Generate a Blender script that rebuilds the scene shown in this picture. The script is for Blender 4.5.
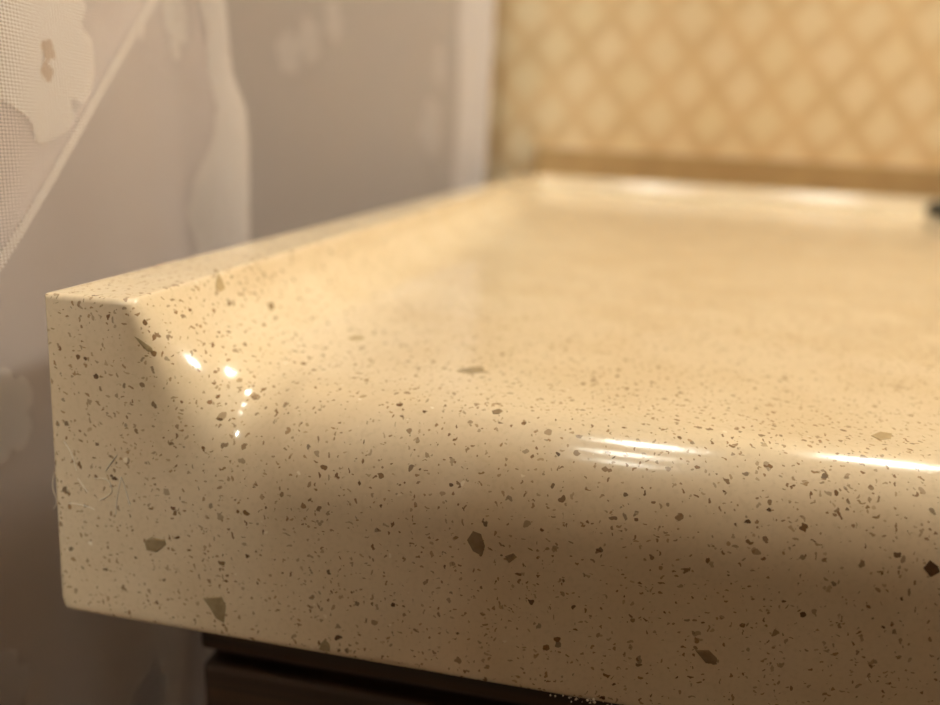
import bpy, bmesh, math, random
from mathutils import Vector, Matrix, noise
random.seed(7)
for o in list(bpy.data.objects):
    bpy.data.objects.remove(o)
sc = bpy.context.scene
COL = sc.collection
U = 0.021            # one working unit in metres (rim stands 0.57 units above the worktop)
Z0 = 0.87            # height of the rim top above the floor, metres

def W(x, y, z):      # working units (origin: outer front top corner of the rim) -> world metres
    return Vector((x * U, y * U, z * U + Z0))

# ------------------------------------------------------------------ camera
cam_d = bpy.data.cameras.new('camera')
cam = bpy.data.objects.new('camera', cam_d)
COL.objects.link(cam)
R = Vector((0.98207337, 0.18079569, 0.05333684))
D = Vector((0.09962671, -0.25763386, -0.96109277))
F = Vector((-0.16002006, 0.94917739, -0.27102744))
m = Matrix.Identity(4)
for i in range(3):
    m[i][0] = R[i]; m[i][1] = -D[i]; m[i][2] = -F[i]
m.translation = W(3.2262, -3.7916, 1.0)
cam.matrix_world = m
cam_d.sensor_width = 36
cam_d.lens = 36 * 735 / 940
cam_d.clip_start = 0.005
cam_d.dof.use_dof = True
cam_d.dof.focus_distance = 4.25 * U
cam_d.dof.aperture_fstop = 11.0
sc.camera = cam

# ------------------------------------------------------------------ light, exposure
world = bpy.data.worlds.new('world'); sc.world = world; world.use_nodes = True
world.node_tree.nodes['Background'].inputs[0].default_value = (1.0, 0.8, 0.6, 1)
world.node_tree.nodes['Background'].inputs[1].default_value = 0.0
sc.view_settings.view_transform = 'Standard'
sc.view_settings.look = 'None'
sc.view_settings.exposure = -0.58
sc.view_settings.gamma = 1.0
sc.view_settings.use_curve_mapping = False
WARM = (0.95, 0.945, 0.84, 1)
LAMPS = [  # name, centre (m, relative to the rim corner), radius, strength, label, kind
    ('ceiling_lamp', (0.20, 0.40, 1.42), 0.075, 95, 'round ceiling lamp nearest the papered back wall', 'ceiling'),
    ('ceiling_lamp', (0.16, -0.02, 1.42), 0.06, 70, 'round ceiling lamp over the front edge of the counter', 'ceiling'),
    ('ceiling_lamp', (0.16, -0.32, 1.42), 0.06, 38, 'round ceiling lamp just inside the added dark door', 'ceiling'),
    ('ceiling_lamp', (0.0, -1.20, 1.42), 0.12, 540, 'large round added lamp beyond the added dark door, brightening the left counter front', 'ceiling'),  # unseen lamp added to lift the left end of the counter front
    ('wall_lamp', (0.42, 0.48, 0.70), 0.055, 85, 'globe lamp on the papered wall above the counter, left of two', 'wall'),
    ('wall_lamp', (0.98, 0.48, 0.70), 0.055, 250, 'added globe lamp on the papered wall, brightening the curtains, right of two', 'wall'),  # unseen second globe, added to light the curtains from the right
]

# ------------------------------------------------------------------ helpers
def tag(o, label=None, cat=None, group=None, kind=None):
    for k, v in (('label', label), ('category', cat), ('group', group), ('kind', kind)):
        if v: o[k] = v
    return o

def empty(name, loc=(0, 0, 0)):
    o = bpy.data.objects.new(name, None); COL.objects.link(o); o.location = loc
    o.empty_display_size = 0.02
    return o

def mesh_obj(name, verts, faces, mat, parent=None, smooth=False, uv=None):
    me = bpy.data.meshes.new(name)
    me.from_pydata([tuple(v) for v in verts], [], faces)
    me.update()
    if uv:
        l = me.uv_layers.new(name='UVMap')
        for lp in me.loops: l.data[lp.index].uv = uv[lp.vertex_index]
    if smooth:
        for p in me.polygons: p.use_smooth = True
    if mat: me.materials.append(mat)
    o = bpy.data.objects.new(name, me); COL.objects.link(o)
    if parent:
        o.parent = parent
        o.matrix_parent_inverse = Matrix.Translation(parent.location).inverted() if parent.type == 'EMPTY' else Matrix.Identity(4)
    return o

def box(name, a, b, mat, parent=None, bev=0.0):
    bm = bmesh.new()
    bmesh.ops.create_cube(bm, size=1)
    for v in bm.verts:
        for i in range(3):
            v.co[i] = a[i] if v.co[i] < 0 else b[i]
    if bev: bmesh.ops.bevel(bm, geom=list(bm.edges), offset=bev, segments=2, affect='EDGES', profile=0.5)
    bmesh.ops.recalc_face_normals(bm, faces=bm.faces)
    vs = [v.co.copy() for v in bm.verts]; bm.verts.index_update()
    fs = [[v.index for v in f.verts] for f in bm.faces]
    bm.free()
    return mesh_obj(name, vs, fs, mat, parent)

class NT:
    def __init__(s, name):
        s.mat = bpy.data.materials.new(name); s.mat.use_nodes = True
        s.t = s.mat.node_tree; s.t.nodes.clear()
        s.out = s.t.nodes.new('ShaderNodeOutputMaterial')
    def n(s, typ, **kw):
        nd = s.t.nodes.new('ShaderNode' + typ)
        for k, v in kw.items(): setattr(nd, k, v)
        return nd
    def put(s, sock, v):
        if isinstance(v, bpy.types.NodeSocket): s.t.links.new(v, sock)
        else: sock.default_value = v
    def math(s, op, a, b=None, c=None, clamp=False):
        nd = s.n('Math', operation=op, use_clamp=clamp)
        s.put(nd.inputs[0], a)
        if b is not None: s.put(nd.inputs[1], b)
        if c is not None: s.put(nd.inputs[2], c)
        return nd.outputs[0]
    def mix(s, f, a, b, blend='MIX'):
        nd = s.n('Mix', data_type='RGBA', blend_type=blend)
        s.put(nd.inputs[0], f); s.put(nd.inputs[6], a); s.put(nd.inputs[7], b)
        return nd.outputs[2]
    def ramp(s, f, lo, hi, a=0.0, b=1.0):
        nd = s.n('MapRange', interpolation_type='SMOOTHSTEP')
        s.put(nd.inputs[0], f)
        nd.inputs[1].default_value = lo; nd.inputs[2].default_value = hi
        nd.inputs[3].default_value = a; nd.inputs[4].default_value = b
        return nd.outputs[0]
    def obj(s): return s.n('TexCoord').outputs['Object']
    def noise(s, vec, scale, detail=2.0, out=0):
        nd = s.n('TexNoise'); s.put(nd.inputs['Vector'], vec)
        nd.inputs['Scale'].default_value = scale; nd.inputs['Detail'].default_value = detail
        return nd.outputs[out]
    def mapping(s, vec, scale=(1, 1, 1), rot=(0, 0, 0), loc=(0, 0, 0)):
        nd = s.n('Mapping'); s.put(nd.inputs[0], vec)
        nd.inputs[1].default_value = loc; nd.inputs[2].default_value = rot; nd.inputs[3].default_value = scale
        return nd.outputs[0]
    def principled(s, **kw):
        nd = s.n('BsdfPrincipled')
        for k, v in kw.items(): s.put(nd.inputs[k.replace('_', ' ')], v)
        s.t.links.new(nd.outputs[0], s.out.inputs[0])
        return nd

def srgb(r, g, b):
    f = lambda c: (c / 255 / 12.92) if c / 255 <= 0.04045 else ((c / 255 + 0.055) / 1.055) ** 2.4
    return (f(r), f(g), f(b), 1)

# ------------------------------------------------------------------ materials
def stone_material():
    t = NT('speckled_stone')
    P = t.obj()
    base = t.mix(t.ramp(t.noise(P, 60, 3), 0.35, 0.65), srgb(222, 200, 166), srgb(228, 208, 176))
    base = t.mix(t.ramp(t.noise(P, 1400, 2), 0.45, 0.75, 0, 0.35), base, srgb(206, 184, 148))
    warp = t.n('VectorMath', operation='MULTIPLY_ADD')
    nz = t.noise(P, 1100, 1, out=1)
    sub = t.n('VectorMath', operation='SUBTRACT'); t.put(sub.inputs[0], nz); sub.inputs[1].default_value = (0.5, 0.5, 0.5)
    t.put(warp.inputs[0], sub.outputs[0]); warp.inputs[1].default_value = (0.0011,) * 3; t.put(warp.inputs[2], P)
    PW = warp.outputs[0]
    col = base
    # flecks: several families of shards, each slightly stretched another way
    fam = [
        (800, (1.0, 1.0, 1.0), (0.0, 0.0, 0.0), 0.05, 0.36, 0.62, srgb(132, 96, 58), srgb(88, 58, 32)),
        (640, (1.0, 0.7, 2.2), (0.3, 0.5, 0.9), 0.06, 0.27, 0.60, srgb(158, 126, 84), srgb(120, 86, 54)),
        (680, (2.2, 0.75, 1.0), (0.2, 0.9, 0.5), 0.05, 0.26, 0.62, srgb(150, 114, 76), srgb(106, 74, 46)),
        (1350, (1.0, 1.0, 1.4), (0.7, 0.2, 0.1), 0.03, 0.36, 0.45, srgb(178, 142, 102), srgb(138, 102, 70)),
        (900, (1.5, 1.0, 0.8), (0.5, 0.8, 0.3), 0.03, 0.32, 0.52, srgb(170, 134, 96), srgb(124, 86, 56)),
        (600, (1.0, 1.3, 0.9), (0.1, 0.4, 1.2), 0.04, 0.20, 0.84, srgb(246, 236, 216), srgb(240, 224, 196)),
    ]
    for k, (s, sca, rot, rmin, rmax, thr, c1, c2) in enumerate(fam):
        v = t.n('TexVoronoi', feature='F1')
        t.put(v.inputs['Vector'], t.mapping(PW, sca, rot, (0.013 * k, 0.021 * k, 0.007 * k)))
        v.inputs['Scale'].default_value = s
        sp = t.n('SeparateColor'); t.put(sp.inputs[0], v.outputs['Color'])
        rad = t.ramp(sp.outputs[0], thr, 1.0, 0.0, rmax)
        d = t.math('SUBTRACT', rad, v.outputs['Distance'])
        mask = t.ramp(d, 0.0, 0.05, 0, 0.95)
        gate = t.math('GREATER_THAN', sp.outputs[0], thr)
        mask = t.math('MULTIPLY', mask, gate)
        mask = t.math('MULTIPLY', mask, t.ramp(sp.outputs[2], 0, 1, 0.55, 1.0))
        col = t.mix(mask, col, t.mix(sp.outputs[1], c1, c2))
    rgh = t.ramp(t.noise(P, 90, 4), 0.3, 0.7, 0.12, 0.18)
    bmp = t.n('Bump'); bmp.inputs['Strength'].default_value = 0.05; bmp.inputs['Distance'].default_value = 0.0003
    t.put(bmp.inputs['Height'], t.noise(P, 700, 3))
    t.principled(Base_Color=col, Roughness=rgh, Normal=bmp.outputs[0], IOR=1.5)
    return t.mat

def plain_material(name, c1, c2, scale, rough=0.5, stretch=(1, 1, 1), lo=0.35, hi=0.65, bump=0.0):
    t = NT(name)
    P = t.mapping(t.obj(), stretch)
    nz = t.noise(P, scale, 4)
    col = t.mix(t.ramp(nz, lo, hi), c1, c2)
    pr = t.principled(Base_Color=col, Roughness=rough)
    if bump:
        b = t.n('Bump'); b.inputs['Strength'].default_value = bump; b.inputs['Distance'].default_value = 0.001
        t.put(b.inputs['Height'], nz); t.put(pr.inputs['Normal'], b.outputs[0])
    return t.mat

def wallpaper_material():
    t = NT('lattice_wallpaper')
    P = t.obj()
    warp = t.noise(P, 14, 1, out=1)
    vm = t.n('VectorMath', operation='MULTIPLY_ADD'); t.put(vm.inputs[0], warp); vm.inputs[1].default_value = (0.012, 0, 0.012); t.put(vm.inputs[2], P)
    sp = t.n('SeparateXYZ'); t.put(sp.inputs[0], vm.outputs[0])
    u = t.math('MULTIPLY', t.math('ADD', sp.outputs[0], 0.0), 1 / (2.05 * U))
    v = t.math('MULTIPLY', t.math('ADD', sp.outputs[2], 0.0), 1 / (2.45 * U))
    a = t.math('ADD', u, v); b = t.math('SUBTRACT', u, v)
    def edge(x):   # 0 on a lattice line, 0.5 midway
        fr = t.math('FRACT', x)
        return t.math('MINIMUM', fr, t.math('SUBTRACT', 1.0, fr))
    e = t.math('MINIMUM', edge(a), edge(b))
    cv = t.n('CombineXYZ'); t.put(cv.inputs[0], t.math('FLOOR', a)); t.put(cv.inputs[1], t.math('FLOOR', b))
    wn = t.n('TexWhiteNoise', noise_dimensions='3D'); t.put(wn.inputs['Vector'], cv.outputs[0])
    ew = t.math('SUBTRACT', e, t.math('MULTIPLY', t.math('SUBTRACT', t.noise(P, 60, 2), 0.5), 0.16))
    mask = t.ramp(ew, 0.02, 0.30, 0.0, 0.9)
    light = t.mix(wn.outputs['Value'], srgb(244, 224, 184), srgb(248, 228, 192))
    line = t.mix(t.ramp(t.noise(P, 25, 3), 0.35, 0.65), srgb(226, 197, 149), srgb(235, 206, 159))
    col = t.mix(mask, line, light)
    t.principled(Base_Color=col, Roughness=0.65)
    return t.mat

def cloth_material(name, c, c_gap, a_thread, a_gap, period=0.00052, trans=0.35):
    t = NT(name)
    uv = t.n('UVMap').outputs[0]
    sp = t.n('SeparateXYZ'); t.put(sp.inputs[0], uv)
    k = math.pi / period
    def th(x): return t.math('ABSOLUTE', t.math('SINE', t.math('MULTIPLY', x, k)))
    w = t.math('MULTIPLY', th(t.math('MULTIPLY', sp.outputs[0], 0.72)), th(sp.outputs[1]))     # 1 in the holes between threads
    hole = t.ramp(w, 0.25, 0.8)
    soft = t.noise(uv, 40, 3)
    col = t.mix(hole, c, c_gap)
    col = t.mix(t.ramp(soft, 0.3, 0.7, 0, 0.12), col, srgb(190, 178, 168))
    al = t.math('SUBTRACT', a_thread, t.math('MULTIPLY', hole, a_thread - a_gap))
    d = t.n('BsdfDiffuse'); t.put(d.inputs[0], col)
    tl = t.n('BsdfTranslucent'); t.put(tl.inputs[0], col)
    m1 = t.n('MixShader'); m1.inputs[0].default_value = trans
    t.t.links.new(d.outputs[0], m1.inputs[1]); t.t.links.new(tl.outputs[0], m1.inputs[2])
    tr = t.n('BsdfTransparent')
    m2 = t.n('MixShader'); t.put(m2.inputs[0], al)
    t.t.links.new(tr.outputs[0], m2.inputs[1]); t.t.links.new(m1.outputs[0], m2.inputs[2])
    t.t.links.new(m2.outputs[0], t.out.inputs[0])
    return t.mat

def lamp_material(strength):
    t = NT('lamp_glow')
    e = t.n('Emission'); e.inputs[0].default_value = WARM; e.inputs[1].default_value = strength
    t.t.links.new(e.outputs[0], t.out.inputs[0])
    return t.mat

def wood_material(name, c1, c2, c3):
    t = NT(name)
    P = t.mapping(t.obj(), (2.0, 2.0, 60.0))
    n1 = t.noise(P, 3.0, 4)
    n2 = t.noise(t.mapping(t.obj(), (6, 6, 300)), 3.0, 3)
    col = t.mix(t.ramp(n1, 0.38, 0.62), c1, c2)
    col = t.mix(t.ramp(n2, 0.5, 0.7, 0, 0.6), col, c3)
    t.principled(Base_Color=col, Roughness=0.5)
    return t.mat

M_STONE = stone_material()
M_STRIP = plain_material('tan_stone_strip', srgb(184, 154, 110), srgb(192, 162, 116), 40, 0.4)
M_PAPER = wallpaper_material()
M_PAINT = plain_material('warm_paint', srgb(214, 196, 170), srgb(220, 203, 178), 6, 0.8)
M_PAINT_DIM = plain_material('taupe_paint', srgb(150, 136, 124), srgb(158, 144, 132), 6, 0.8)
M_CEIL = plain_material('white_paint', srgb(206, 198, 184), srgb(212, 204, 190), 5, 0.85)
M_FLOOR = plain_material('brown_floor', srgb(160, 136, 112), srgb(172, 148, 122), 9, 0.5, (1, 8, 1))
M_WOOD = wood_material('dark_streaked_wood', srgb(48, 30, 17), srgb(70, 46, 26), srgb(28, 16, 9))
M_GAP = plain_material('black_gap', srgb(22, 14, 9), srgb(28, 18, 12), 30, 0.6)
M_CHIP_G = plain_material('olive_grey_chip', srgb(152, 132, 98), srgb(164, 144, 110), 900, 0.2)
M_CHIP_L = plain_material('pale_olive_chip', srgb(176, 152, 114), srgb(188, 164, 124), 900, 0.2)
M_CHIP_B = plain_material('brown_grey_chip', srgb(140, 116, 86), srgb(152, 128, 96), 900, 0.2)
M_CHIP_D = plain_material('dark_brown_chip', srgb(92, 66, 44), srgb(108, 80, 54), 900, 0.2)
M_SHEER = cloth_material('sheer_weave', srgb(238, 228, 226), srgb(176, 158, 150), 0.95, 0.5, trans=0.25)
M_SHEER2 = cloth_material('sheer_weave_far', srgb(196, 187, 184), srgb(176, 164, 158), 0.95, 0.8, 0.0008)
M_LIT_FOLD = cloth_material('far_lit_fold_weave', srgb(222, 214, 211), srgb(204, 194, 190), 1.0, 0.9, 0.0008, trans=0.25)  # paler cloth: light on the far curtain's end fold put into the colour
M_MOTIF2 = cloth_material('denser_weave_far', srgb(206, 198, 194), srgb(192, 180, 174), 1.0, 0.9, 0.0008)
M_MOTIF = cloth_material('dense_weave', srgb(252, 248, 246), srgb(186, 162, 144), 1.0, 0.85, trans=0.28)
M_SPOT = cloth_material('darker_weave', srgb(228, 212, 198), srgb(170, 146, 128), 1.0, 0.9)  # darker thread of the spots inside the flower
M_METAL = plain_material('dark_metal', srgb(44, 42, 30), srgb(56, 54, 40), 80, 0.45)
M_WHITE_METAL = plain_material('lamp_housing', srgb(220, 214, 204), srgb(228, 222, 212), 20, 0.4)
M_LINT = plain_material('pale_lint', srgb(236, 224, 204), srgb(244, 234, 216), 300, 0.7)
M_CRUMB = plain_material('pale_crumb', srgb(236, 226, 206), srgb(206, 190, 164), 2000, 0.3)

# ------------------------------------------------------------------ the room
YB = 26.3                 # back rim starts here (units)
yw = 27.0 * U             # face of the papered wall
xl, xr, yf, yz = -0.60, 1.25, -1.9, Z0 + 1.5
def structure(o): return tag(o, kind='structure')
structure(box('floor', (xl - .1, yf - .1, -0.1), (xr + .1, yw + .1, 0), M_FLOOR))
structure(box('ceiling', (xl - .1, yf - .1, yz), (xr + .1, yw + .1, yz + .1), M_CEIL))
structure(box('wall_back', (xl - .1, yw, 0), (xr + .1, yw + .1, yz), M_PAPER))
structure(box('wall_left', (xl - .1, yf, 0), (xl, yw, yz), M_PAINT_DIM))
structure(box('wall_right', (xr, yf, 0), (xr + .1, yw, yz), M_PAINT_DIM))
M_ADDED_DOOR = wood_material('added_door_wood', srgb(48, 30, 18), srgb(62, 40, 24), srgb(32, 20, 12))  # dark wood of the added light-blocking door
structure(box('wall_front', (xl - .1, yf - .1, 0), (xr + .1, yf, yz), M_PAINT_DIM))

# added unseen partition and ajar dark door, keeping lamp light to the front's left
structure(box('wall_added_inner', (xl, -0.50, 0), (-0.065, -0.46, yz), M_PAINT_DIM))
structure(box('wall_added_inner', (0.84, -0.50, 0), (xr, -0.46, yz), M_PAINT_DIM))
structure(box('wall_added_inner', (-0.065, -0.50, 2.06), (0.84, -0.46, yz), M_PAINT_DIM))
door = structure(empty('added_door_1', (0.4, -0.48, 0)))  # door added behind the camera to shade the right of the counter front
box('blocking_leaf', (-0.012, -0.50, 0.005), (0.835, -0.46, 2.05), M_ADDED_DOOR, door, bev=0.002)
for zz in (0.35, 1.2):
    box('panel', (0.1, -0.466, zz), (0.72, -0.452, zz + 0.65), M_ADDED_DOOR, door, bev=0.004)
box('added_door_handle', (0.02, -0.462, 0.98), (0.09, -0.43, 1.0), M_METAL, door, bev=0.004)

# ------------------------------------------------------------------ the counter
WR = 0.54                 # width of the rim's flat top
ZT = -0.57                # worktop level
HB = -2.205               # underside
RB = 0.62                 # radius of the rounded front edge
CV = 1.55                 # how far the cove reaches into the worktop
XE = 46.0
def sm(t): t = min(1, max(0, t)); return t * t * (3 - 2 * t)
def cove(d):              # 1 on the rim, 0 on the worktop; d = distance in from the rim edge
    if d <= 0: return 1.0
    if d >= CV: return 0.0
    q = d / CV
    e = 0.07                                            # small easing where the cove leaves the rim
    def hh(d):
        a = max(0, 1 - d / 1.0)
        return 0.5 * (1 - math.sqrt(1 - a * a)) + 0.5 * (1 - d / CV) ** 4
    h = hh(d)
    if d < e:
        h = 1 - (1 - hh(e)) * (d / e) ** 1.6
    return h
def ztop(x, y=0.0):
    a = cove(x - WR); b = cove(YB - y)
    h = 1 - (1 - a) * (1 - b)
    return ZT * (1 - h)
def rfront(x):
    t = min(1, max(0, (x - WR + 0.09) / 1.0))
    return 0.04 + (RB - 0.04) * (1 - (1 - t) ** 2.6) * sm(t * 6)

def section(x):
    """points (y,z) from the underside at the back, round the front edge, to the back rim"""
    pts = [(YB + 0.6, HB), (1.2, HB), (0.1, HB)]
    for k in range(5):
        a = math.pi / 2 * k / 4
        pts.append((0.07 - 0.07 * math.sin(a), HB + 0.07 - 0.07 * math.cos(a)))
    r = rfront(x); zt = ztop(x)
    zf = zt - r
    for k in range(1, 36): pts.append((0.0, HB + 0.07 + (zf - HB - 0.07) * k / 36))
    for k in range(19):
        a = math.pi / 2 * k / 18
        pts.append((r - r * math.cos(a), zf + r * math.sin(a)))
    ys = [r + (4 - r) * k / 8 for k in range(1, 8)] + [4, 6, 8, 11, 14, 17, 20, 22, 24, 25] + [YB - CV + CV * k / 16 for k in range(17)] + [YB + 0.02, YB + 0.6]
    for y in ys: pts.append((y, ztop(x, y)))
    return pts
EB = 0.04
cols = []
for k in range(6):
    a = math.pi / 2 * k / 6
    cols.append((EB * (1 - math.cos(a)), EB * (1 - math.sin(a))))
xs = [EB + (WR - 0.06 - EB) * k / 14 for k in range(15)] + [WR - 0.05 + 0.05 * k / 5 for k in range(6)] + [WR + 0.01 + 0.03 * k / 4 for k in range(5)] + [WR + 0.05 + 1.1 * k / 30 for k in range(1, 31)] + [1.9, 2.3, 3, 4, 5, 6, 8, 11, 15, 20, 28, 36, XE]
cols += [(x, 0.0) for x in xs]
verts, faces = [], []
nrow = None
for x, inset in cols:
    s = section(max(x, 0.0)); nrow = len(s)
    for i, (y, z) in enumerate(s):
        if inset:
            y = max(y, inset); z = min(max(z, HB + inset), ztop(x) - inset) if y < YB - CV else min(max(z, HB + inset), -inset)
        lean = 0.0525 * z * (1 - sm(x / 0.6))           # the end face leans a little outwards
        bz = HB + 0.13
        if z < bz: lean += (0.13 - math.sqrt(max(0, 0.13 ** 2 - (bz - z) ** 2))) * 0.8 * (1 - sm(x / 0.5))
        verts.append(Vector((x + lean - 0.02 * (1 - sm(x / 0.6)), y, z + 0.02 * sm(1 + z / 0.5))))
# ease the front face into the cove: relax the mesh round the inner front corner
def relax_w(v):
    return sm((v.x - 0.18) / 0.3) * (1 - sm((v.x - 0.85) / 0.6)) * (1 - sm((v.y - 0.25) / 0.6)) * sm((-v.z - 0.005) / 0.16) * (1 - sm((-v.z - 1.15) / 0.4))
RW = [relax_w(v) for v in verts]
ACT = [i for i, w_ in enumerate(RW) if w_ > 0.01 and 0 < i % nrow < nrow - 1 and nrow <= i < len(verts) - nrow]
for it in range(260):
    new = {}
    for i in ACT:
        new[i] = verts[i].lerp((verts[i - 1] + verts[i + 1] + verts[i - nrow] + verts[i + nrow]) / 4, RW[i])
    for i, v in new.items(): verts[i] = v
verts = [W(*v) for v in verts]
for c in range(len(cols) - 1):
    for i in range(nrow - 1):
        p = c * nrow + i
        faces.append((p, p + nrow, p + nrow + 1, p + 1))
    p = c * nrow                                         # back face
    faces.append((p + nrow - 1, p + 2 * nrow - 1, p + nrow, p))
faces.append(tuple(range(nrow)))                        # left end
faces.append(tuple(reversed(range((len(cols) - 1) * nrow, len(cols) * nrow))))
counter = empty('stone_counter', W(0, 0, HB))
tag(counter, 'speckled beige stone vanity counter with raised left rim and rounded front edge', 'counter')
verts_slab, faces_slab = verts, faces
slab = mesh_obj('slab', verts, faces, M_STONE, counter, smooth=True)
bm = bmesh.new(); bm.from_mesh(slab.data); bmesh.ops.recalc_face_normals(bm, faces=bm.faces); bm.to_mesh(slab.data); bm.free()
strip = box('back_strip', W(0.3, YB + 0.02, 0.0), W(XE, 27.0, 1.08), M_STRIP, counter, bev=0.0012)
strip['label'] = 'plain darker tan upstand strip along the wall'

# ------------------------------------------------------------------ the cabinet below
cab = empty('vanity_cabinet', (0.6 * U, 0.6 * U, 0))
tag(cab, 'dark brown streaked wood cabinet under the stone counter', 'cabinet')
cx0, cx1, cy0, cy1, ct = 0.45, XE - 1, 0.75, 26.9, HB - 0.005
box('carcass', (cx0 * U, (cy0 + 0.25) * U, 0.06), (cx1 * U, cy1 * U, Z0 + ct * U), M_WOOD, cab)
box('plinth', ((cx0 + 1) * U, (cy0 + 2.5) * U, 0.0), ((cx1 - 1) * U, (cy1 - .2) * U, 0.06), M_GAP, cab)
box('top_rail', W(cx0 - .02, cy0, -2.93 - .02), W(cx1, cy0 + .3, ct), M_WOOD, cab, bev=0.0006)
box('shadow_gap', W(cx0 + .03, cy0 + .16, -3.16), W(cx1 - .03, cy0 + .3, -2.93), M_GAP, cab)
zt_ = Z0 - 3.09 * U
wdt = (cx1 - cx0) / 3 * U
for i in range(3):
    a = cx0 * U + i * wdt; zb = zt_
    for h in (0.16, 0.26, 0.26):
        dr = box('drawer_front', (a - .0004 + .001 * (i > 0), cy0 * U, zb - h), (a + wdt - .001, (cy0 + .3) * U, zb), M_WOOD, cab, bev=0.001)
        hd = box('handle', (a + wdt / 2 - .05, cy0 * U - .02, zb - h / 2 - .005), (a + wdt / 2 + .05, cy0 * U + .002, zb - h / 2 + .005), M_METAL, dr, bev=0.003)
        zb -= h + .004

# ------------------------------------------------------------------ curtains
def sheet(name, g, y0, yend, z0, z1, ny, nz, mat, parent, thick=True):
    vs, fs, uv = [], [], []
    for j in range(nz + 1):
        z = z0 + (z1 - z0) * j / nz
        ye = yend(z); s = 0; last = None
        for i in range(ny + 1):
            y = y0 + (ye - y0) * i / ny
            p = W(g(y, z), y, z); vs.append(p); uv.append((y * U * 1.03, z * U))
    for j in range(nz):
        for i in range(ny):
            p = j * (ny + 1) + i
            fs.append((p, p + 1, p + ny + 2, p + ny + 1))
    return mesh_obj(name, vs, fs, mat, parent, smooth=True, uv=uv)

def patch(name, g, outline, mat, parent, off=0.006, rings=7, sub=4):
    n = len(outline); pts = []
    for i in range(n):                                  # Catmull-Rom through the outline
        p0, p1, p2, p3 = (outline[(i + k - 1) % n] for k in range(4))
        for k in range(sub):
            t = k / sub
            pts.append(tuple(0.5 * (2 * p1[a] + (p2[a] - p0[a]) * t + (2 * p0[a] - 5 * p1[a] + 4 * p2[a] - p3[a]) * t * t + (3 * p1[a] - p0[a] - 3 * p2[a] + p3[a]) * t ** 3) for a in (0, 1)))
    c = (sum(p[0] for p in pts) / len(pts), sum(p[1] for p in pts) / len(pts))
    def P(y, z): return W(g(y, z) + off, y, z)
    vs = [P(*c)]; uv = [(c[0] * U * 1.03, c[1] * U)]; fs = []
    m_ = len(pts)
    for r in range(1, rings + 1):
        f = r / rings
        for p in pts:
            y = c[0] + (p[0] - c[0]) * f; z = c[1] + (p[1] - c[1]) * f
            vs.append(P(y, z)); uv.append((y * U * 1.03, z * U))
    for i in range(m_):
        fs.append((0, 1 + i, 1 + (i + 1) % m_))
        for r in range(rings - 1):
            a = 1 + r * m_
            fs.append((a + i, a + m_ + i, a + m_ + (i + 1) % m_, a + (i + 1) % m_))
    return mesh_obj(name, vs, fs, mat, parent, smooth=True, uv=uv)

def flower(cy, cz, r, petals=5, rot=0.0, depth=0.28, sq=1.0):
    out = []
    for k in range(petals * 6):
        a = 2 * math.pi * k / (petals * 6)
        q = r * (1 - depth * (1 - abs(math.sin(petals * a / 2)) ** 0.6))
        out.append((cy + q * math.cos(a + rot) * sq, cz + q * math.sin(a + rot)))
    return out

ZTOP, ZBOT = 62.0, -41.2
def smn(z, lo, hi): return sm((z - lo) / (hi - lo))
# near curtain: main panel
def gA(y, z):
    x = -1.40 + 0.08 * math.sin(y * 1.35 + 0.4) + 0.04 * math.sin(y * 2.9 + z * 0.15)
    x += 0.15 * sm((y - 3.9) / 1.0) + 0.02 * math.sin(z * 1.1)
    x -= 0.3 * sm((-1.5 - z) / 6.0)
    return x
def eA(z):
    return 4.92 - 0.26 * smn(z, 1.15, 1.55) - 0.07 * min(8, max(0, z - 1.4)) + 0.25 * smn(-z, 1, 8)
near = empty('sheer_curtain', (W(-1.4, 1.0, 0).x, W(0, 1.0, 0).y, 0))
tag(near, 'near sheer white curtain with woven flowers and thick pale hem left of the counter corner', 'curtain')
def build_dense(name, g, y0, yend, mat, par, ny):
    return [sheet(name, g, y0, yend, ZBOT, ZTOP, ny, 420, mat, par)]
build_dense('panel', gA, -3.0, eA, M_SHEER, near, 150)
# the thick pale hem along its free edge
hv, hf, hu = [], [], []
nzz = 260
for j in range(nzz + 1):
    z = ZBOT + (ZTOP - ZBOT) * j / nzz
    ye = eA(z); wd = 0.36 + 0.04 * math.sin(z * 2.3) + 0.50 * smn(1.5 - z, 0.0, 1.4) + 0.05 * math.sin(z * 5.1 + 1)
    for i in range(13):
        y = ye + 0.012 - wd + wd * i / 12
        hv.append(W(gA(y, z) + 0.008, y, z)); hu.append((y * U * 1.03, z * U))
for j in range(nzz):
    for i in range(12):
        p = j * 13 + i; hf.append((p, p + 1, p + 14, p + 13))
hem = mesh_obj('hem', hv, hf, M_MOTIF, near, smooth=True, uv=hu)
hem['label'] = 'thick pale hem with scalloped inner edge'
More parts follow.
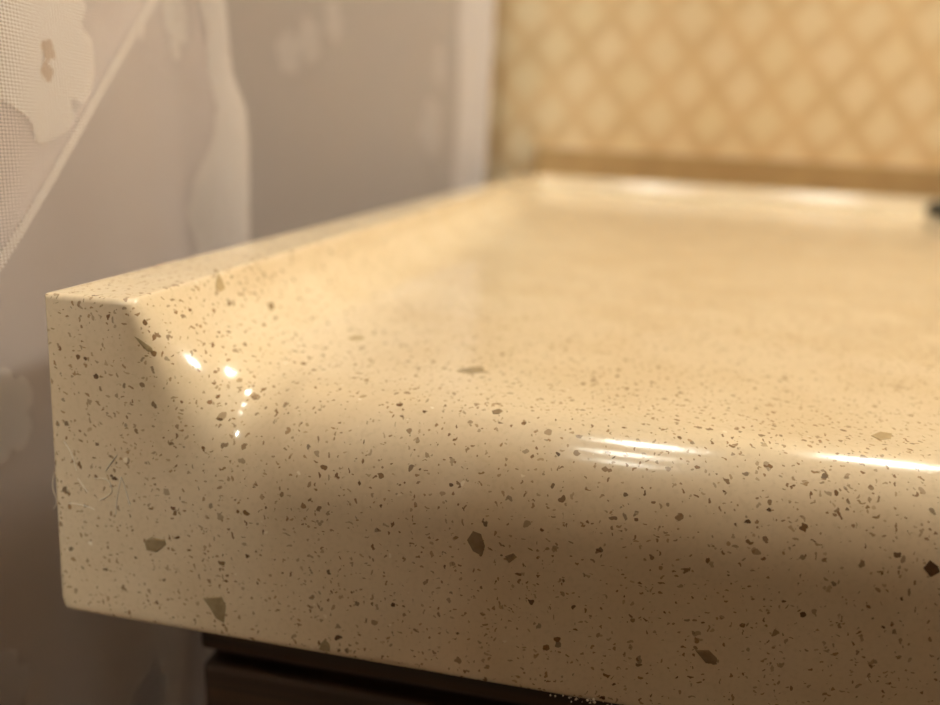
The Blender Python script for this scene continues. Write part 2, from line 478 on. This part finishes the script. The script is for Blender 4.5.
# overlapping diagonal fold, nearer to the camera
def gF(y, z):
    return -0.88 + 0.05 * math.sin(y * 1.8 + 0.8) + 0.03 * math.sin(z * 1.3)
def eF(z): return max(-2.95, 0.55 + (z + 0.03) * 1.023 + 0.05 * math.sin(z * 1.2)) if z < 6 else 6.72
fold = sheet('draped_fold', gF, -3.0, eF, -3.4, 12.0, 70, 110, M_SHEER, near)
sv, sf, su = [], [], []
for j in range(121):
    z = -3.3 + 15.3 * j / 120; ye = eF(z)
    for i in range(4):
        y = ye - 0.11 + 0.12 * i / 3
        sv.append(W(gF(y, z) + 0.012, y, z)); su.append((y * U * 1.03, z * U))
for j in range(120):
    for i in range(3):
        p = j * 4 + i; sf.append((p, p + 1, p + 5, p + 4))
mesh_obj('fold_hem', sv, sf, M_MOTIF, fold, smooth=True, uv=su)
MOTIFS_FOLD = [[(1.77, 1.92), (1.72, 1.73), (1.83, 1.62), (1.81, 1.37), (1.65, 1.16), (1.5, 1.18), (1.5, 1.02), (1.32, 0.91), (1.06, 0.85), (1.0, 1.0), (0.83, 1.09), (0.67, 1.15), (0.46, 1.28), (0.47, 1.57), (0.74, 1.88), (1.29, 2.03)]]
for ol in MOTIFS_FOLD:
    fm = patch('flower_motif', gF, ol, M_MOTIF, fold)
patch('flower_centre', gF, flower(1.27, 1.50, 0.08, 4, .3), M_SPOT, fold, off=0.010)
patch('flower_centre', gF, flower(1.23, 1.35, 0.07, 4, .9), M_SPOT, fold, off=0.010)
for cy, cz, r, sq in [(3.35, 2.3, .5, .3), (3.95, 2.25, .55, .3), (1.0, -1.28, .4, .9), (2.95, -5.75, .5, .9), (0.6, -3.7, .45, .8)]:
    patch('flower_motif', gA, flower(cy, cz, r, 5, cy, .25, sq), M_MOTIF, near)
# far curtain behind it
def gB(y, z):
    x = -2.6 + 0.055 * y + 0.12 * math.sin(y * 0.9) + 0.10 * math.sin(y * 0.42 + 1.0)
    x += 0.12 * sm((y - 17.5) / 1.5) - 0.1 * sm((y - 20.0) / 1.0) + 0.15 * sm((y - 21.5) / 1.5)
    return x
far = empty('sheer_curtain', (W(-2.3, 0, 0).x, W(0, 12, 0).y, 0))
tag(far, 'far sheer curtain hanging between the near hem and the wallpaper', 'curtain')
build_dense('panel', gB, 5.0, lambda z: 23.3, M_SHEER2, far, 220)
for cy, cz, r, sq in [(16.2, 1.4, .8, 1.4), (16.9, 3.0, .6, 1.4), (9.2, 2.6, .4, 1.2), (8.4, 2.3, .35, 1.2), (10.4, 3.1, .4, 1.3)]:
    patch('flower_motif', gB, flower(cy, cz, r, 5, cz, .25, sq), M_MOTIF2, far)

hv, hf, hu = [], [], []
for j in range(201):
    z = ZBOT + (ZTOP - ZBOT) * j / 200
    for i in range(25):
        y = 19.3 + 4.02 * i / 24 + 0.25 * math.sin(z * 0.9) * (1 - i / 24)
        hv.append(W(gB(y, z) + 0.012, y, z)); hu.append((y * U * 1.03, z * U))
for j in range(200):
    for i in range(24):
        p = j * 25 + i; hf.append((p, p + 1, p + 26, p + 25))
mesh_obj('hem', hv, hf, M_LIT_FOLD, far, smooth=True, uv=hu)  # added pale strip, brightness of the lit end fold given by its colour

# ------------------------------------------------------------------ lamps
def disc_mesh(name, c, r, axis, h0, h1, mat, parent, n=40):
    vs, fs = [], []
    for h in (h0, h1):
        for k in range(n):
            a = 2 * math.pi * k / n
            if axis == 'z': vs.append((c[0] + r * math.cos(a), c[1] + r * math.sin(a), c[2] + h))
            else: vs.append((c[0] + r * math.cos(a), c[1] + h, c[2] + r * math.sin(a)))
    fs = [tuple(range(n)), tuple(range(2 * n - 1, n - 1, -1))] + [(k, n + k, n + (k + 1) % n, (k + 1) % n) for k in range(n)]
    o = mesh_obj(name, vs, fs, mat, parent)
    b = bmesh.new(); b.from_mesh(o.data); bmesh.ops.recalc_face_normals(b, faces=b.faces); b.to_mesh(o.data); b.free()
    return o
for nm, (lx, ly, lz), r, st, lab, mount in LAMPS:
    lz += Z0
    e = empty(nm, (lx, ly, lz)); tag(e, lab, 'lamp')
    if mount == 'ceiling':
        disc_mesh('housing', (lx, ly, 0), r + .02, 'z', lz + .012, yz, M_WHITE_METAL, e)
        disc_mesh('diffuser', (lx, ly, 0), r, 'z', lz, lz + .011, lamp_material(st), e)
    else:
        disc_mesh('wall_plate', (lx, 0, lz), r * .6, 'y', ly, yw, M_WHITE_METAL, e)
        b = bmesh.new(); bmesh.ops.create_uvsphere(b, u_segments=32, v_segments=16, radius=r)
        vs = [v.co + Vector((lx, ly - .03, lz)) for v in b.verts]; b.verts.index_update()
        fs = [[v.index for v in f.verts] for f in b.faces]; b.free()
        mesh_obj('globe', vs, fs, lamp_material(st), e, smooth=True)

# ------------------------------------------------------------------ dark object at the far right of the worktop
vs, fs = [], []
n = 16
prof = [(0.0, 0.02), (0.03, .16), (.12, .25), (.3, .29), (.8, .30), (3.0, .27), (6.0, .25), (6.1, .02)]
for px_, rr in prof:
    for k in range(n):
        a = 2 * math.pi * k / n
        vs.append(W(14.2 + px_, 24.6 + rr * math.cos(a) + px_ * -.15, ZT + .31 + rr * math.sin(a)))
for j in range(len(prof) - 1):
    for k in range(n):
        fs.append((j * n + k, j * n + (k + 1) % n, (j + 1) * n + (k + 1) % n, (j + 1) * n + k))
fs += [tuple(range(n)), tuple(range((len(prof) - 1) * n, len(prof) * n))]
rod = mesh_obj('dark_rod', vs, fs, M_METAL, None, smooth=True)
tag(rod, 'small dark round-ended rod lying on the counter at the back right', 'rod')

# ------------------------------------------------------------------ large stone chips set in the counter
CHIPS = [
    ('G', 0, [(0.541, -1.554), (0.593, -1.518), (0.684, -1.525), (0.688, -1.560), (0.621, -1.621), (0.551, -1.618)]),
    ('G', 0, [(0.927, -1.907), (1.061, -1.876), (1.086, -1.938), (1.067, -2.069), (1.012, -2.042), (0.967, -1.960)]),
    ('B', 0, [(2.631, -1.218), (2.663, -1.155), (2.711, -1.167), (2.739, -1.240), (2.725, -1.308), (2.670, -1.284)]),
    ('G', 0, [(1.717, -2.150), (1.731, -2.095), (1.758, -2.060), (1.791, -2.098), (1.791, -2.158), (1.751, -2.166)]),
    ('B', 0, [(3.988, -1.711), (4.064, -1.697), (4.114, -1.741), (4.114, -1.781), (4.059, -1.785)]),
    ('D', 0, [(5.065, -1.015), (5.095, -0.971), (5.136, -0.995), (5.148, -1.023), (5.108, -1.055)]),
    ('G', 0, [(0.568, -0.209), (0.592, -0.224), (0.635, -0.281), (0.647, -0.305), (0.626, -0.300), (0.599, -0.259)]),
    ('L', 1, [(0.443, 1.169), (0.488, 1.145), (0.571, 1.033), (0.595, 1.027), (0.598, 0.963), (0.588, 0.914)]),
    ('G', 1, [(2.292, 1.186), (2.385, 1.325), (2.473, 1.331), (2.489, 1.233), (2.408, 1.153)]),
    ('L', 1, [(4.957, 0.763), (5.039, 0.857), (5.103, 0.844), (5.065, 0.748), (4.990, 0.708)]),
    ('L', 1, [(1.298, 1.668), (1.337, 1.776), (1.398, 1.798), (1.418, 1.712), (1.346, 1.650)]),
    ('B', 1, [(0.727, 1.456), (0.726, 1.530), (0.754, 1.504), (0.775, 1.440), (0.758, 1.406)]),
    ('B', 0, [(2.860, -1.287), (2.905, -1.260), (2.930, -1.282), (2.886, -1.328)]),
    ('B', 1, [(2.664, 0.487), (2.703, 0.520), (2.731, 0.501), (2.712, 0.463), (2.676, 0.456)]),
]
def surf(a, b, top):
    if top:
        x, y = a, b
        r = rfront(x)
        z = ztop(x, y)
        if y < r: z = ztop(x) - r + math.sqrt(max(0, r * r - (y - r) ** 2))
        return Vector((x, y, z))
    x, z = a, max(b, HB + 0.06)
    r = rfront(x); zf = ztop(x) - r
    y = 0.0 if z <= zf else r - math.sqrt(max(0, r * r - (z - zf) ** 2))
    return Vector((x, y, z))
from mathutils.bvhtree import BVHTree
SLAB = BVHTree.FromPolygons(verts_slab, faces_slab)
CHIP_MAT = {'G': M_CHIP_G, 'L': M_CHIP_L, 'B': M_CHIP_B, 'D': M_CHIP_D}
for kind, top, ol in CHIPS:
    c = (sum(p[0] for p in ol) / len(ol), sum(p[1] for p in ol) / len(ol))
    vs, fs = [], []
    ring = []
    for f, d in ((0.0, 0.005), (0.33, 0.005), (0.66, 0.005), (0.95, 0.004), (1.0, 0.002), (1.0, -0.03)):
        row = []
        for p in (ol if f > 0 else [c]):
            a = c[0] + (p[0] - c[0]) * f; b = c[1] + (p[1] - c[1]) * f
            q = surf(a, b, top)
            q.x += (0.0525 * q.z - 0.02) * (1 - sm(q.x / 0.6))
            q.z += 0.02 * sm(1 + q.z / 0.5)
            loc, nrm, _, _ = SLAB.find_nearest(W(*q))
            if nrm.y > 0.2 or nrm.z < -0.2: nrm = -nrm
            row.append(len(vs)); vs.append(loc + nrm * d * U)
        ring.append(row)
    k_ = len(ol)
    for i in range(k_):
        fs.append((ring[0][0], ring[1][i], ring[1][(i + 1) % k_]))
        for r_ in range(1, 5):
            fs.append((ring[r_][i], ring[r_ + 1][i], ring[r_ + 1][(i + 1) % k_], ring[r_][(i + 1) % k_]))
    fs.append(tuple(ring[5]))
    ch = mesh_obj('stone_chip', vs, fs, CHIP_MAT[kind], counter)
    b_ = bmesh.new(); b_.from_mesh(ch.data); bmesh.ops.recalc_face_normals(b_, faces=b_.faces); b_.to_mesh(ch.data); b_.free()

# ragged pale crumbs of stone along the chipped lower edge
vs, fs = [], []
for k in range(34):
    x = random.choice((random.gauss(3.47, 0.05), random.gauss(3.38, .06))); y = random.uniform(-0.01, 0.04); z = HB + 0.03 + random.uniform(-0.035, 0.02)
    r = random.uniform(0.004, 0.011)
    b0 = len(vs)
    for dx, dy, dz in ((1, 0, 0), (-1, 0, 0), (0, 1, 0), (0, -1, 0), (0, 0, 1), (0, 0, -1)):
        q = r * random.uniform(.6, 1.3)
        vs.append(W(x + dx * q, y + dy * q, z + dz * q))
    for a in (0, 1):
        for b in (2, 3):
            for c in (4, 5): fs.append((b0 + a, b0 + b, b0 + c))
cr = mesh_obj('chipped_edge', vs, fs, M_CRUMB, counter); cr['kind'] = 'stuff'; cr['label'] = 'ragged pale crumbs along the chipped lower edge'

# ------------------------------------------------------------------ lint fibres clinging to the end of the counter
LINT = [[(0.244, -1.307), (0.303, -1.27), (0.336, -1.224), (0.313, -1.158), (0.222, -1.156)],
        [(0.306, -1.09), (0.353, -1.029), (0.392, -0.976)],
        [(0.413, -1.13), (0.435, -1.21), (0.455, -1.312)],
        [(0.1, -1.173), (0.162, -1.263)],
        [(0.03, -0.93), (0.07, -1.0), (0.10, -1.12)],
        [(0.02, -1.36), (0.12, -1.36), (0.2, -1.38)],
        [(0.41, -1.12), (0.37, -1.27), (0.35, -1.39)],
        [(-0.06, -1.15), (-0.09, -1.25), (-0.07, -1.36), (-0.10, -1.42)]]
def fibre(pts, rad=0.0032):
    vs, fs = [], []
    n = len(pts); P = []
    for i in range(n - 1):
        p0 = pts[max(0, i - 1)]; p1 = pts[i]; p2 = pts[i + 1]; p3 = pts[min(n - 1, i + 2)]
        for k in range(6):
            t = k / 6
            P.append([0.5 * (2 * p1[a] + (p2[a] - p0[a]) * t + (2 * p0[a] - 5 * p1[a] + 4 * p2[a] - p3[a]) * t * t + (3 * p1[a] - p0[a] - 3 * p2[a] + p3[a]) * t ** 3) for a in (0, 1)])
    P.append(list(pts[-1]))
    for i, (x, z) in enumerate(P):
        d = Vector((P[min(i + 1, len(P) - 1)][0] - P[max(i - 1, 0)][0], 0, P[min(i + 1, len(P) - 1)][1] - P[max(i - 1, 0)][1])).normalized()
        q = d.cross(Vector((0, 1, 0)))
        for k in range(4):
            a = math.pi / 2 * k + .4
            v = Vector((x, -rad * 0.9, z)) + q * (rad * math.cos(a)) + Vector((0, 1, 0)) * (rad * math.sin(a))
            vs.append(W(*v))
    for i in range(len(P) - 1):
        for k in range(4):
            fs.append((i * 4 + k, i * 4 + (k + 1) % 4, i * 4 + 4 + (k + 1) % 4, i * 4 + 4 + k))
    return vs, fs
LINT_LABEL = ['hook-shaped pale lint fibre, most curled one on the left stone front',
              'short straight pale lint fibre slanting just above the hooked one',
              'steep pale lint fibre nearly upright right of the hooked one',
              'tiny pale lint fibre slanting down left of the hooked one',
              'thin pale lint fibre above the others near the left stone edge',
              'level pale lint fibre lowest of all on the left stone front',
              'long faint lint fibre leaning left beside the steep one',
              'wavy pale lint fibre dangling on the left end of the stone']
for pts, lab in zip(LINT, LINT_LABEL):
    vs, fs = fibre(pts)
    tag(mesh_obj('lint_fibre', vs, fs, M_LINT, None, smooth=True), lab, 'lint', 'lint fibres on the counter end')
